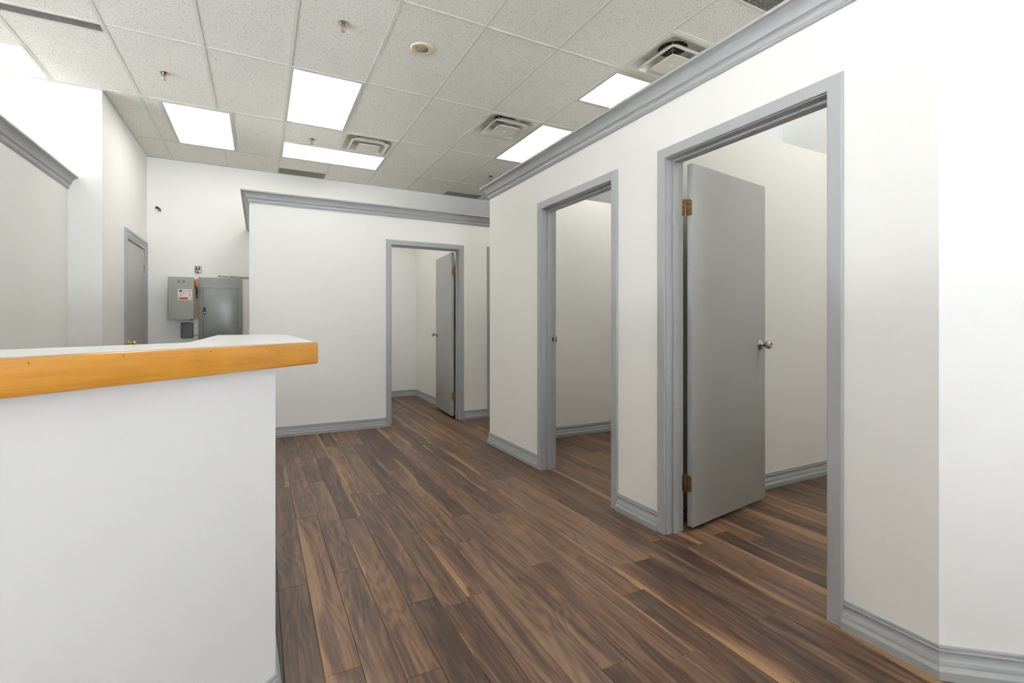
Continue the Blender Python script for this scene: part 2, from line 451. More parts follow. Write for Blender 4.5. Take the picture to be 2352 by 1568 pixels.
# openings kept clear of tiles: x0, y0, x1, y1
X = lambda k: .2195+.6096*k
FIX = dict(
    L0=(X(-5), 5.004, X(-3), 5.614), L1=(X(0), 4.395, X(1), 5.614), L2=(-.862, 5.640, -.252, 6.859),
    L3=(X(0), 6.224, X(2), 6.833), L4=(X(4), 3.205, X(6), 3.815), L5=(X(4), 4.42, X(5), 5.639),
    L6=(X(0), .72, X(1), 1.95), L7=(X(-4), 1.95, X(-3), 3.169), L8=(X(-1), -1.718, X(0), -.499),
    L10=(X(-5), -1.718, X(-4), -.499), L11=(X(5), .72, X(6), 1.95), L16=(X(-10), 1.95, X(-9), 3.169), L14=(X(0), -5.375, X(1), -4.156), L15=(X(-4), -5.375, X(-3), -4.156), L13=(X(5), 3.815, X(6), 4.395), L12=(X(5), -.499, X(6), .720),
    D1=(X(1), 5.614, X(2), 6.224), D2=(X(3), 4.395, X(4), 5.004), D3=(X(4), 2.575, X(5), 3.185),
    R1=(X(-4), 4.395, X(-2), 4.525), R2=(X(0), 7.31, X(1), YF), R3=(X(4), 7.36, X(5), YF), E1=(X(4), 1.53, X(5), 2.145))
def subtract(rs, h):
    out = []
    for (a, b, c, d) in rs:
        e, f, g, i = max(a, h[0]), max(b, h[1]), min(c, h[2]), min(d, h[3])
        if g-e < .02 or i-f < .02: out.append((a, b, c, d)); continue
        if f-b > .04: out.append((a, b, c, f))
        if d-i > .04: out.append((a, i, c, d))
        if e-a > .04: out.append((a, f, e, i))
        if c-g > .04: out.append((g, f, c, i))
    return out
tiles = []
for i in range(len(GX)-1):
    for j in range(len(GY)-1):
        r = [(GX[i], GY[j], GX[i+1], GY[j+1])]
        for h in FIX.values(): r = subtract(r, h)
        tiles += r
tw = .012
tees = []
for (a, b, c, d) in tiles:
    bm = BM(); g = .004
    box(bm, a+g, b+g, CEIL+.0015, c-g, d-g, CEIL+.016)
    obj('ceiling_tile', bm, M['tile'], ceiling, origin=((a+c)/2, (b+d)/2, CEIL))
# grid: a tee under every edge of a tile or fixture (each once)
edges = set()
def add_edge(o, p, a, b): edges.add((o, round(p, 3), round(a, 3), round(b, 3)))
for (a, b, c, d) in tiles+list(FIX.values()):
    add_edge('x', b, a, c); add_edge('x', d, a, c); add_edge('y', a, b, d); add_edge('y', c, b, d)
merged = {}
for o, p, a, b in edges: merged.setdefault((o, p), []).append((a, b))
for (o, p), sg in sorted(merged.items()):
    sg.sort(); cur = list(sg[0]); res = []
    for a, b in sg[1:]:
        if a <= cur[1]+.001: cur[1] = max(cur[1], b)
        else: res.append(tuple(cur)); cur = [a, b]
    res.append(tuple(cur))
    for a, b in res:
        bm = BM(); z0 = CEIL-(.0016 if o == 'x' else .0010)
        if o == 'x':
            y0, y1 = max(p-tw, -6.58), min(p+tw, YF)
            box(bm, a, y0, z0, b, y1, CEIL+.0015); nm = 'main_runner'
        else:
            x0, x1 = max(p-tw, -8.0), min(p+tw, XO)
            box(bm, x0, a, z0, x1, b, CEIL+.0013); nm = 'cross_tee'
        obj(nm, bm, M['tee'], ceiling)
# wall angle along the walls seen
bm = BM()
sweep(bm, [(0, CEIL-.002), (.022, CEIL-.002), (.022, CEIL), (.002, CEIL), (.002, CEIL+.02), (0, CEIL+.02)],
      [(XO, YF), (XL, YF), (XL, 5.64), (-8.0, 5.64)], flat_map)
obj('wall_angle', bm, M['tee'], ceiling)

# ------------------------------------------------------------------ mouldings
BASE = [(0, .104), (.005, .104), (.0065, .101), (.0065, .095), (.0055, .093), (.0085, .0905), (.0095, .0875), (.0065, .085), (.0055, .079), (.006, .072), (.008, .064), (.0115, .0575),
        (.0125, .0555), (.0105, .0535), (.013, .050), (.0135, .042), (.0165, .0365), (.0205, .030), (.0215, .028), (.0215, .0), (0, 0)]
def baseboard(name, label, paths):
    bm = BM()
    for p in paths: sweep(bm, BASE, p, flat_map)
    return struct(name, bm, M['trim'], label)
cw = .056
baseboard('baseboard_right', 'grey profiled baseboard along the right partition and its angled end',
    [[CB, CA, (XR, OPA[0]-.042)], [(XR, OPA[1]+.038), (XR, OPB[0]-.038)], [(XR, OPB[1]+.038), (XR, YC), (XO, YC)]])
baseboard('baseboard_back', 'grey profiled baseboard along the back partition',
    [[(OPC[0]-.042, YB), (-.098, YB), (-.098, YF)], [(OPD[0]-.042, YB), (OPC[1]+.042, YB)], [(XO, YB), (OPD[1]+.042, YB)]])
baseboard('baseboard_room_divider', 'grey profiled baseboard inside the nearest room',
    [[(XO, 2.19), (XR2+.02, 2.19)]])
baseboard('baseboard_second_room', 'grey profiled baseboard inside the second room',
    [[(XO, YC-.09), (XR2+.02, YC-.09)]])
baseboard('baseboard_back_room', 'grey profiled baseboard in the corner of the back room',
    [[(2.215, YB+.14), (2.215, YF), (.02, YF)]])
baseboard('baseboard_left', 'grey profiled baseboard along the left walls',
    [[(XL, LD[0]-.105), (XL, 5.662)], [(-1.52, 5.64), (-1.52, 1.9)], [(XL, YF), (XL, LD[1]+.105)], [(-.12, YF), (XL+.0, YF)]])
cr = [(0, 2.354), (.009, 2.354), (.0115, 2.3565), (.012, 2.360), (.009, 2.3635), (.0125, 2.367), (.0145, 2.372), (.0155, 2.384), (.018, 2.389), (.0225, 2.3925), (.020, 2.397), (.026, 2.399), (.0285, 2.4025),
      (.0285, 2.407), (.0305, 2.413), (.0345, 2.422), (.0405, 2.432), (.049, 2.4415), (.060, 2.4485), (.072, 2.4515), (.0745, 2.4525), (.0745, 2.4655), (0, 2.4655)]
def crown(name, label, path):
    bm = BM(); sweep(bm, cr, path, flat_map)
    return struct(name, bm, M['trim'], label)
crown('trim_1', 'long grey crown moulding capping the right partition', [CB, CA, (XR, YC), (XO, YC)])
crown('trim_2', 'grey crown moulding capping the back partition', [(XO, YB), (-.098, YB), (-.098, YF)])
crown('trim_3', 'grey crown moulding on the left edge partition', [(-1.52, 5.64), (-1.52, 1.9)])

# ------------------------------------------------------------------ doors
FLATC = [(0, 0), (0, .0115), (.0035, .0135), (.050, .0135), (.054, .0115), (.056, .007), (.056, 0)]
MOULD = [(0, 0), (0, .010), (.004, .012), (.03, .012), (.034, .016), (.05, .0165), (.058, .013), (.066, .013), (.072, .020), (.085, .022), (.098, .021), (.10, .015), (.10, 0)]
def frame_parts(root, a0, a1, top, mapw, depth, stop0, stop1, prof=FLATC, both=True, name='door_frame'):
    """a0..a1 clear opening; mapw(a, z, n): n = distance out of the front face (negative = into the wall)"""
    bm = BM(); g = .004
    path = [(a0-g, 0), (a0-g, top+g), (a1+g, top+g), (a1+g, 0)]
    sweep(bm, prof, path, lambda p, h: mapw(p.x, p.y, h))
    cas = obj('door_casing', bm, M['trim'], root)
    if both:
        bm = BM(); sweep(bm, prof, path, lambda p, h: mapw(p.x, p.y, -depth-h)); obj('door_casing', bm, M['trim'], root)
    bm = BM(); j = .0178
    def bx(a, b, z0, z1, n0, n1, bev=0):
        vs = box(bm, a, n0, z0, b, n1, z1, bev)
        for v in vs: v.co = mapw(v.co.x, v.co.z, v.co.y)
    bx(a0-j, a0, 0, top+j, -depth, 0); bx(a1, a1+j, 0, top+j, -depth, 0); bx(a0, a1, top, top+j, -depth, 0)
    jm = obj('door_jamb', bm, M['trim'], root)
    bm = BM(); s = .0115
    bx(a0, a0+s, 0, top, stop0, stop1, .002); bx(a1-s, a1, 0, top, stop0, stop1, .002); bx(a0+s, a1-s, top-s, top, stop0, stop1, .002)
    obj('door_stop', bm, M['trim'], root)
    return cas, jm
def hinge(parent, pin, z, dj, dl, mat, hh=.089, w=.036):
    """pin (x,y); dj, dl: unit 2-D directions in which the jamb and door leaves of the hinge run"""
    bm = BM()
    r = .0062
    for k in range(5):
        za = z-hh/2+k*hh/5; cyl(bm, (pin[0], pin[1], za+.0006), (pin[0], pin[1], za+hh/5-.0006), r, seg=14)
    cyl(bm, (pin[0], pin[1], z-hh/2-.003), (pin[0], pin[1], z-hh/2), r*.7, seg=12)
    cyl(bm, (pin[0], pin[1], z+hh/2), (pin[0], pin[1], z+hh/2+.005), r*1.15, r*.8, seg=12)
    for d in (dj, dl):
        d = Vector(d).normalized(); n = Vector((-d.y, d.x)); t = .0022; rr = .012
        pts = [(0, -hh/2), (w-rr, -hh/2)]+[(w-rr+rr*math.sin(q), -hh/2+rr-rr*math.cos(q)) for q in (PI/8, PI/4, 3*PI/8, PI/2)]
        pts += [(a, -b) for a, b in pts[::-1]]
        fa = []; fb = []
        for (a, b) in pts:
            q = Vector(pin)+d*(a+.002); fa.append(bm.verts.new((q.x+n.x*t/2, q.y+n.y*t/2, z+b))); fb.append(bm.verts.new((q.x-n.x*t/2, q.y-n.y*t/2, z+b)))
        m_ = len(fa); bm.faces.new(fa); bm.faces.new(fb[::-1])
        for i in range(m_): bm.faces.new((fa[i], fa[(i+1) % m_], fb[(i+1) % m_], fb[i]))
        for sa, sb in ((.012, -.03), (.026, 0), (.012, .03)):
            q = Vector(pin)+d*(sa+.004); cyl(bm, (q.x-n.x*.0022, q.y-n.y*.0022, z+sb), (q.x+n.x*.0022, q.y+n.y*.0022, z+sb), .0036, seg=10)
    return obj('hinge', bm, mat, parent, smooth=.6)
KNOB = [(.0, 0), (.031, 0), (.032, .002), (.031, .005), (.027, .008), (.018, .010), (.0125, .013), (.0105, .018), (.0105, .026), (.013, .031), (.0185, .036), (.0235, .043), (.0255, .052), (.0245, .060), (.0205, .066), (.0165, .068), (.0155, .066), (.0135, .0655), (.0, .065)]
def knob(parent, p, n, mat, name='door_knob', s=1.0):
    bm = BM(); lathe(bm, p, n, [(r*s, h*s) for r, h in KNOB], 28); return obj(name, bm, mat, parent, smooth=.7)
def leaf(root, pin, u, n, width, z0, z1, kz=1.01, kmat=None, knobs=(1, 1), hinges=(), dj=None, hmat=None, off=.006, kside=1):
    """u: 2-D direction of the leaf away from the pin; n: direction of its thickness away from the pin"""
    u = Vector(u).normalized(); n = Vector(n).normalized(); P = Vector(pin)
    T = Matrix(((u.x, n.x, 0, P.x), (u.y, n.y, 0, P.y), (0, 0, 1, 0), (0, 0, 0, 1)))
    bm = BM(); box(bm, off, off, z0, off+width, off+.035, z1, .0012, T)
    lf = obj('door_leaf', bm, M['door'], root, smooth=.5)
    q = P+u*(off+width-.062)
    a = q+n*(off+.035); b = q+n*off
    if knobs[0]: knob(lf, (a.x, a.y, kz), (n.x, n.y, 0), kmat)
    if knobs[1]: knob(lf, (b.x, b.y, kz), (-n.x, -n.y, 0), kmat)
    # latch plate on the free edge
    if knobs[0]:
        bm = BM(); box(bm, off+width-.0003, off+.006, kz-.028, off+width+.0012, off+.029, kz+.028, 0, T)
        box(bm, off+width, off+.011, kz-.008, off+width+.008, off+.023, kz+.008, .002, T)
        obj('latch', bm, M['steel'], lf)
    for hz in hinges: hinge(lf, pin, hz, dj, n, hmat)
    return lf
mapR = lambda a, z, h: Vector((XR-h, a, z))
D = XR2-XR
# door_1: nearest doorway, leaf open into the room
d1 = thing('door_1', 'nearest doorway on the right, with a tall grey door swung half out of sight into the room', 'door', (XR+.06, 1.533, 0), kind='structure')
frame_parts(d1, OPA[0]+.018, OPA[1]-.018, OPT-.018, mapR, D, -.084, -.044)
a82 = math.radians(81.6)
leaf(d1, (2.112, 1.958), (math.sin(a82), math.cos(a82)), (math.cos(a82), -math.sin(a82)), .795, .022, 2.042, 1.018, M['steel'], hinges=(1.80, .263), dj=(-1, 0), hmat=M['brass'], off=.007)
# door_2: second doorway, leaf folded back out of sight
d2 = thing('door_2', 'second doorway on the right, open, with a strike plate on its far jamb', 'door', (XR+.06, 2.84, 0), kind='structure')
c2, j2 = frame_parts(d2, OPB[0]+.018, OPB[1]-.018, OPT-.018, mapR, D, -.084, -.044)
leaf(d2, (2.112, OPB[0]+.016), (1, -.03), (.03, 1), .80, .022, 2.042, 1.018, M['steel'], hinges=(1.80, .263), dj=(-1, 0), hmat=M['brass'], off=.007)
yj = OPB[1]-.018
bm = BM(); box(bm, XR2-.040, yj-.0025, 1.0, XR2-.008, yj, 1.057, .0008); box(bm, XR2-.008, yj-.0025, 1.008, XR2+.018, yj+.0005, 1.049, .0008)
sp = obj('strike_plate', bm, M['steel'], j2)
bm = BM(); box(bm, XR2-.031, yj-.0031, 1.015, XR2-.015, yj-.0024, 1.042); obj('latch_hole', bm, M['black'], j2)
# door_3: back partition
mapB = lambda a, z, h: Vector((a, YB-h, z))
d3 = thing('door_3', 'doorway in the back partition with a grey door opened inward', 'door', (1.715, YB+.06, 0), kind='structure')
frame_parts(d3, OPC[0]+.018, OPC[1]-.018, OPT-.028, mapB, D, -.084, -.044)
a5 = math.radians(4.5)
leaf(d3, (2.122, YB+.146), (math.sin(a5), math.cos(a5)), (-math.cos(a5), math.sin(a5)), .775, .022, 2.030, 1.007, M['steel'], knobs=(1, 0), hinges=(1.80, .263), dj=(0, -1), hmat=M['brass'], off=.007)
# door_4: further along the back partition, hidden behind the right corner
d4 = thing('door_4', 'grey door frame glimpsed behind the corner of the right partition', 'door', (2.96, YB+.06, 0), kind='structure')
frame_parts(d4, OPD[0]+.018, OPD[1]-.018, OPT-.018, mapB, D, -.084, -.044)
leaf(d4, (OPD[1]-.018, YB+.146-.03), (-1, 0), (0, -1), .815, .022, 2.042, 1.007, M['steel'], knobs=(1, 0), off=.003)
# door_5: left wall, closed, brass knob
mapL = lambda a, z, h: Vector((XL+h, -a, z))
d5 = thing('door_5', 'closed grey door with brass knob in the left wall by the far corner', 'door', (XL-.06, 6.996, 0), kind='structure')
frame_parts(d5, -(LD[1]-.018), -(LD[0]+.018), 2.072, mapL, .12, -.085, -.045, prof=MOULD, both=False)
leaf(d5, (XL+.005, LD[1]-.020), (0, -1), (-1, 0), .876, .012, 2.064, .945, M['bright_brass'], knobs=(0, 1), hinges=(1.83, .28), dj=(0, 1), hmat=M['chrome'], off=.005)

# ------------------------------------------------------------------ reception counter
ct = thing('reception_counter', 'white reception counter with a honey-coloured wooden edge in the left foreground', 'counter', (-.3, 1.5, 0))
s2 = math.sqrt(.5)
def along(nd, t):          # nd: distance of the 45-degree line from the camera, t: position along it
    return (-s2*nd+s2*t, s2*nd+s2*t)
TZ = 1.0935
def t_of(p): return s2*(p[0]+p[1])
K = (.040, 1.613)
sx = lambda y: K[0]-(y-K[1])*.037
t0 = -1.6
panel = [K, (sx(2.86), 2.86), (sx(2.86)-.14, 2.86), (sx(1.70)-.14, 1.70+.10), along(1.252, t_of(along(1.252, 1.10))), along(1.252, t0), along(1.112, t0)]
panel[4] = along(1.252, 1.075)
bm = BM(); prism(bm, panel, 0, TZ-.030); obj('front_panel', bm, M['counter_white'], ct)
EO = 1.062
pe = (.1670, 1.6690)
te = t_of(pe)
tA = along(EO+.019, te-.002); tB = (tA[0]-.034, 2.915); 
bm = BM(); prism(bm, [tA, (.128, 2.86), (.105, 2.915), (-.195, 2.925), (-.195, 1.80), (-.205, 1.765), along(1.394, t_of((-.346, 1.625))), along(1.394, t0), along(EO+.019, t0)], TZ-.030, TZ)
tp = obj('countertop', bm, M['top'], ct)
# wooden band: a bevelled board fixed to the front edge
T = Matrix(((s2, -s2, 0, 0), (s2, s2, 0, 0), (0, 0, 1, 0), (0, 0, 0, 1)))
def wood(x0, x1, y0, y1, z0, z1, T, name, parent, bev=.0065):
    bm = BM(); vs = box(bm, x0, y0, z0, x1, y1, z1, bev)
    uvl = bm.loops.layers.uv.new('UVMap')
    for f in bm.faces:
        for l in f.loops:
            c = l.vert.co; l[uvl].uv = (c.x, c.z+c.y)
    for v in bm.verts: v.co = T @ v.co
    return obj(name, bm, M['honey'], parent, smooth=.5)
ed = wood(t0, te, EO, EO+.019, TZ-.070, TZ-.0008, T, 'wooden_edge', ct)
bm = BM()
for pxn, pyn in ((284, 817), (484, 807), (614, 799), (653, 797), (695, 794), (716, 792), (66, 834)):
    hd = HEAD+math.atan((pxn-1176)/1112.); r = Vector((math.sin(hd), math.cos(hd)))
    t_ = EO/(-(r.x*s2-r.y*s2)); p = r*t_; dd = p.x*S_+p.y*C_; z = 1.15-(pyn-744)*dd/1112
    cyl(bm, (p.x-s2*.0, p.y, z), (p.x+s2*.0006, p.y-s2*.0006, z), .0013, seg=8)
nl = obj('nail_hole', bm, M['ink'], ed); nl['kind'] = 'stuff'
bm = BM(); sweep(bm, BASE, [(sx(2.86), 2.86), K, along(1.112, t0)], lambda p, h: Vector((p.x, p.y, h)))
obj('baseboard', bm, M['trim'], ct)

# ------------------------------------------------------------------ ceiling fittings
def light_fixture(name, rect, label):
    x0, y0, x1, y1 = rect; cx, cy = (x0+x1)/2, (y0+y1)/2
    t = thing(name, label, 'ceiling light', (cx, cy, CEIL), 'recessed light panels in the ceiling')
    m_ = .018
    bm = BM()
    def ring(a, b, z0, z1):
        box(bm, x0+a, y0+a, z0, x1-a, y0+b, z1); box(bm, x0+a, y1-b, z0, x1-a, y1-a, z1)
        box(bm, x0+a, y0+b, z0, x0+b, y1-b, z1); box(bm, x1-b, y0+b, z0, x1-a, y1-b, z1)
    ring(.008, .030, CEIL-.003, CEIL+.010)
    obj('fixture_frame', bm, M['troffer'], t)
    bm = BM(); ring(.006, .012, CEIL-.0035, CEIL+.06); box(bm, x0+.006, y0+.006, CEIL+.06, x1-.006, y1-.006, CEIL+.07)
    obj('housing', bm, M['troffer'], t)
    bm = BM(); a = .029
    v = [bm.verts.new(p) for p in ((x0+a, y0+a, CEIL+.003), (x0+a, y1-a, CEIL+.003), (x1-a, y1-a, CEIL+.003), (x1-a, y0+a, CEIL+.003))]
    f = bm.faces.new(v); uvl = bm.loops.layers.uv.new('UVMap')
    lg = (y1-y0) > (x1-x0)
    for l in f.loops:
        c = l.vert.co; q = ((c.x-x0)/(x1-x0), (c.y-y0)/(y1-y0)); l[uvl].uv = (q[1], q[0]) if lg else q
    obj('light_lens', bm, M['lens'], t, norm=False)
    return t
LL = dict(L0='lit white ceiling panel cut off by the top left edge of the photo',
    L1='largest lit white ceiling panel, lengthwise in the middle of the ceiling',
    L2='lit white ceiling panel nearest the left wall corner',
    L3='lit white ceiling panel lying crosswise, touching the small air diffuser above the back partition',
    L4='lit white ceiling panel beside the largest diffuser, partly hidden by the right crown',
    L5='lit white ceiling panel beside the middle diffuser, half hidden by the right crown',
    L6='unseen lit white ceiling panel added above the camera', L7='unseen lit white ceiling panel added above the left of the counter',  # from here on: panels out of view, added for more light
    L8='unseen lit white ceiling panel added behind the camera in line with the counter',
    L10='unseen lit white ceiling panel added behind the camera on the far left', L11='unseen lit white ceiling panel added to light the nearest room on the right',
     L16='unseen lit white ceiling panel added far to the left beside the added window', L12='unseen lit white ceiling panel added over the near end of the nearest room', L13='small unseen lit white ceiling panel added to brighten the second right room', L14='unseen lit white ceiling panel added by the shopfront behind the camera', L15='unseen lit white ceiling panel added by the shopfront on the left')  # room panels are added to brighten the walls seen through the doorways
for k, lb in LL.items(): light_fixture('ceiling_light', FIX[k], lb)

def rsq(h, r, n=4):
    out = []
    for q, (sx_, sy_) in enumerate(((1, 1), (-1, 1), (-1, -1), (1, -1))):
        for i in range(n+1):
            a = q*PI/2+i*PI/2/n
            out.append((sx_*(h-r)+r*math.cos(a), sy_*(h-r)+r*math.sin(a)))
    return out
def loft(bm, rings, cx, cy):
    R = [[bm.verts.new((cx+x, cy+y, z)) for x, y in rsq(h, r)] for h, r, z in rings]
    for A, B in zip(R, R[1:]):
        k = len(A)
        for i in range(k): bm.faces.new((A[i], A[(i+1) % k], B[(i+1) % k], B[i]))
    return R
def diffuser(rect, label):
    x0, y0, x1, y1 = rect; cx, cy = (x0+x1)/2, (y0+y1)/2
    t = thing('air_diffuser', label, 'air vent', (cx, cy, CEIL), 'square air diffusers in the ceiling')
    c = CEIL
    bm = BM()
    loft(bm, [(.296, .004, c+.004), (.296, .004, c-.0035), (.262, .02, c-.0035), (.256, .06, c+.002), (.246, .09, c+.022), (.225, .12, c+.055), (.190, .14, c+.080), (.140, .138, c+.092), (.118, .117, c+.096), (.118, .117, c+.12)], cx, cy)
    obj('outer_cone', bm, M['diffuser'], t, smooth=.7, norm=True)
    bm = BM(); lathe(bm, (cx, cy, c+.10), (0, 0, 1), [(.116, 0), (.116, .09), (.0, .095)], 32)
    obj('duct_throat', bm, M['dark_void'], t)
    bm = BM()
    R = loft(bm, [(.212, .004, c-.030), (.212, .004, c-.028), (.204, .01, c-.024), (.192, .04, c-.012), (.172, .06, c+.014), (.150, .07, c+.036), (.148, .07, c+.035), (.168, .06, c+.012), (.184, .03, c-.018), (.192, .008, c-.0305)], cx, cy)
    k = len(R[0])
    for i in range(k): bm.faces.new((R[-1][i], R[-1][(i+1) % k], R[0][(i+1) % k], R[0][i]))
    obj('middle_cone', bm, M['diffuser'], t, smooth=.7)
    bm = BM()
    R = loft(bm, [(.090, .05, c-.006), (.118, .03, c-.026), (.127, .004, c-.040), (.127, .004, c-.042), (.123, .01, c-.042)], cx, cy)
    bm.faces.new(R[0]); bm.faces.new(R[-1][::-1])
    cyl(bm, (cx, cy, c-.006), (cx, cy, c+.10), .006, seg=8)
    cp = obj('center_plate', bm, M['diffuser'], t, smooth=.7)
    bm = BM(); lathe(bm, (cx, cy, c-.042), (0, 0, -1), [(.016, 0), (.015, .0025), (.010, .0045), (0, .0048)], 20); obj('cap', bm, M['diffuser'], cp, smooth=1)
    bm = BM()
    for a in range(4):
        an = PI/4+a*PI/2
        d_ = Vector((math.cos(an), math.sin(an)))
        tube(bm, [(cx+d_.x*.10, cy+d_.y*.10, c+.012), (cx+d_.x*.20, cy+d_.y*.20, c+.05), (cx+d_.x*.235, cy+d_.y*.235, c+.06)], .003, 6)
    for a in range(6):
        an = a*PI/6*2/2+.2
        cyl(bm, (cx+.11*math.cos(an), cy+.11*math.sin(an), c+.094), (cx-.11*math.cos(an), cy-.11*math.sin(an), c+.094), .0018, seg=6)
    obj('wire_bracket', bm, M['steel'], t)
    return t
diffuser(FIX['D1'], 'small far white diffuser touching the crosswise light above the back partition')
diffuser(FIX['D2'], 'middle white diffuser left of the half-hidden light over the right crown')
diffuser(FIX['D3'], 'largest, nearest white diffuser cut off by the right crown')

def egg_grille(name, rect, pitch, label, z=CEIL):
    x0, y0, x1, y1 = rect; t = thing(name, label, 'air vent', ((x0+x1)/2, (y0+y1)/2, CEIL), None)
    bm = BM(); a = .013
    box(bm, x0+.003, y0+.003, z-.0025, x1-.003, y0+a, z+.012); box(bm, x0+.003, y1-a, z-.0025, x1-.003, y1-.003, z+.012)
    box(bm, x0+.003, y0+a, z-.0025, x0+a, y1-a, z+.012); box(bm, x1-a, y0+a, z-.0025, x1-.003, y1-a, z+.012)
    obj('grille_frame', bm, M['tee'], t)
    bm = BM(); th = .0016
    n = int((x1-x0-2*a)/pitch)
    for i in range(1, n+1):
        xx = x0+a+i*(x1-x0-2*a)/(n+1); box(bm, xx-th/2, y0+a, z, xx+th/2, y1-a, z+.010)
    n = int((y1-y0-2*a)/pitch)
    for i in range(1, n+1):
        yy = y0+a+i*(y1-y0-2*a)/(n+1); box(bm, x0+a, yy-th/2, z, x1-a, yy+th/2, z+.010)
    g = obj('egg_crate_core', bm, M['solidvent'], t, kind='stuff')
    bm = BM(); box(bm, x0+a, y0+a, z+.06, x1-a, y1-a, z+.065)
    obj('duct_back', bm, M['dark_void'], t)
    return t
egg_grille('return_grille', FIX['E1'], .0135, 'square egg-crate return grille at the top edge above the right crown')
egg_grille('return_grille', FIX['R1'], .0135, 'long narrow dark mesh grille in the top left corner of the ceiling')
def slot_vent(rect, label):
    x0, y0, x1, y1 = rect; t = thing('slot_vent', label, 'air vent', ((x0+x1)/2, (y0+y1)/2, CEIL), 'dark slot vents along the far wall')
    bm = BM(); a = .010; z = CEIL
    box(bm, x0+.003, y0+.003, z-.002, x1-.003, y0+a, z+.012); box(bm, x0+.003, y1-a, z-.002, x1-.003, y1-.003, z+.012)
    box(bm, x0+.003, y0+a, z-.002, x0+a, y1-a, z+.012); box(bm, x1-a, y0+a, z-.002, x1-.003, y1-a, z+.012)
    obj('vent_frame', bm, M['solidvent'], t)
    n = 16
    for i in range(n):
        yy = y0+a+(i+.5)*(y1-y0-2*a)/n
        bm = BM(); box(bm, x0+a, yy-.0035, z+.001, x1-a, yy+.0035, z+.009, 0)
        obj('vent_blade', bm, M['solidvent'], t)
    bm = BM(); box(bm, x0+a, y0+a, z+.04, x1-a, y1-a, z+.045); obj('duct_back', bm, M['dark_void'], t)
slot_vent(FIX['R2'], 'dark grey slot vent beside the far wall, above the left end of the back partition')
slot_vent(FIX['R3'], 'dark grey slot vent beside the far wall, near the crown corner of the right partition')

def sprinkler():
    t = thing('sprinkler_head', '', 'sprinkler', (0, 0, CEIL), 'chrome sprinkler heads in the ceiling')
    z = CEIL
    bm = BM(); lathe(bm, (0, 0, z), (0, 0, -1), [(.038, -.001), (.038, .002), (.034, .005), (.026, .006), (.024, .003), (.016, .002), (0, .002)], 28); obj('escutcheon', bm, M['chrome'], t, smooth=.5)
    bm = BM(); lathe(bm, (0, 0, z), (0, 0, -1), [(.012, 0), (.012, .012), (.015, .012), (.015, .020), (.009, .022), (0, .022)], 12); obj('body', bm, M['chrome'], t, smooth=.5)
    bm = BM()
    for s in (-1, 1):
        tube(bm, [(s*.012, 0, z-.018), (s*.016, 0, z-.028), (s*.015, 0, z-.040), (s*.004, 0, z-.052)], .0022, 8)
    cyl(bm, (0, 0, z-.048), (0, 0, z-.056), .005, .004, seg=10)
    obj('frame_arm', bm, M['chrome'], t)
    bm = BM(); lathe(bm, (0, 0, z-.022), (0, 0, -1), [(.002, 0), (.0035, .004), (.0035, .020), (.002, .026), (0, .026)], 12); obj('glass_bulb', bm, M['red'], t, smooth=1)
    bm = BM()
    for i in range(12):
        a = i*PI/6; vs = box(bm, .004, -.0028, z-.0585, .0155, .0028, z-.0572, 0, Matrix.Rotation(a, 4, 'Z'))
    cyl(bm, (0, 0, z-.0572), (0, 0, z-.0588), .008, seg=16)
    obj('deflector', bm, M['chrome'], t)
    return t
sp0 = sprinkler(); sp0.location = (.522, 3.60, CEIL); sp0['label'] = 'largest, nearest chrome sprinkler head, left of the round speaker'
dup(sp0, (-.724, 5.01, CEIL), 'chrome sprinkler head above the light panel nearest the left wall')
dup(sp0, (.529, 6.02, CEIL), 'chrome sprinkler head just above the crosswise light panel')
dup(sp0, (2.949, 6.34, CEIL), 'farthest chrome sprinkler head, above the end of the right crown')
ps = thing('ceiling_speaker', 'round beige ceiling speaker with grey grille', 'speaker', (1.112, 3.648, CEIL))
bm = BM(); lathe(bm, (1.112, 3.648, CEIL), (0, 0, -1), [(.090, -.001), (.090, .002), (.083, .007), (.062, .008), (.050, .006), (.046, .003), (0, .003)], 40); obj('speaker_ring', bm, M['speaker_ring'], ps, smooth=.4)
def mat_grille():
    m, t, p = nt('perforated_speaker_grille'); g = geo(t)
    v = N(t, 'ShaderNodeTexVoronoi', voronoi_dimensions='2D'); v.inputs['Scale'].default_value = 300; v.inputs['Randomness'].default_value = 0
    t.links.new(g, v.inputs['Vector'])
    t.links.new(ramp(t, v.outputs['Distance'], [(.30, (.10, .09, .07)), (.38, (.36, .33, .28))]), p.inputs['Base Color']); p.inputs['Roughness'].default_value = .6; return m
bm = BM(); lathe(bm, (1.112, 3.648, CEIL-.003), (0, 0, -1), [(.047, 0), (.046, .002), (.03, .004), (0, .0045)], 32); obj('speaker_grille', bm, mat_grille(), ps, smooth=1)

# ------------------------------------------------------------------ electrical equipment on the far wall
def textobj(s, x, z, y, size, mat, parent, name='lettering', align='LEFT', sx_=1.0):
    cu = bpy.data.curves.new('txt', 'FONT'); cu.body = s; cu.size = size; cu.extrude = .0003; cu.align_x = align
    tmp = bpy.data.objects.new('txt', cu); COL.objects.link(tmp)
    bpy.context.view_layer.update()
    me = bpy.data.meshes.new_from_object(tmp.evaluated_get(bpy.context.evaluated_depsgraph_get()))
    bpy.data.objects.remove(tmp)
    for v in me.vertices: v.co = Vector((v.co.x*sx_, -v.co.z, v.co.y))
    me.materials.clear(); me.materials.append(mat); me.name = name
    o = bpy.data.objects.new(name, me); COL.objects.link(o); o.parent = parent
    o.location = Vector((x, y, z))-wloc(parent); return o
yb = YF
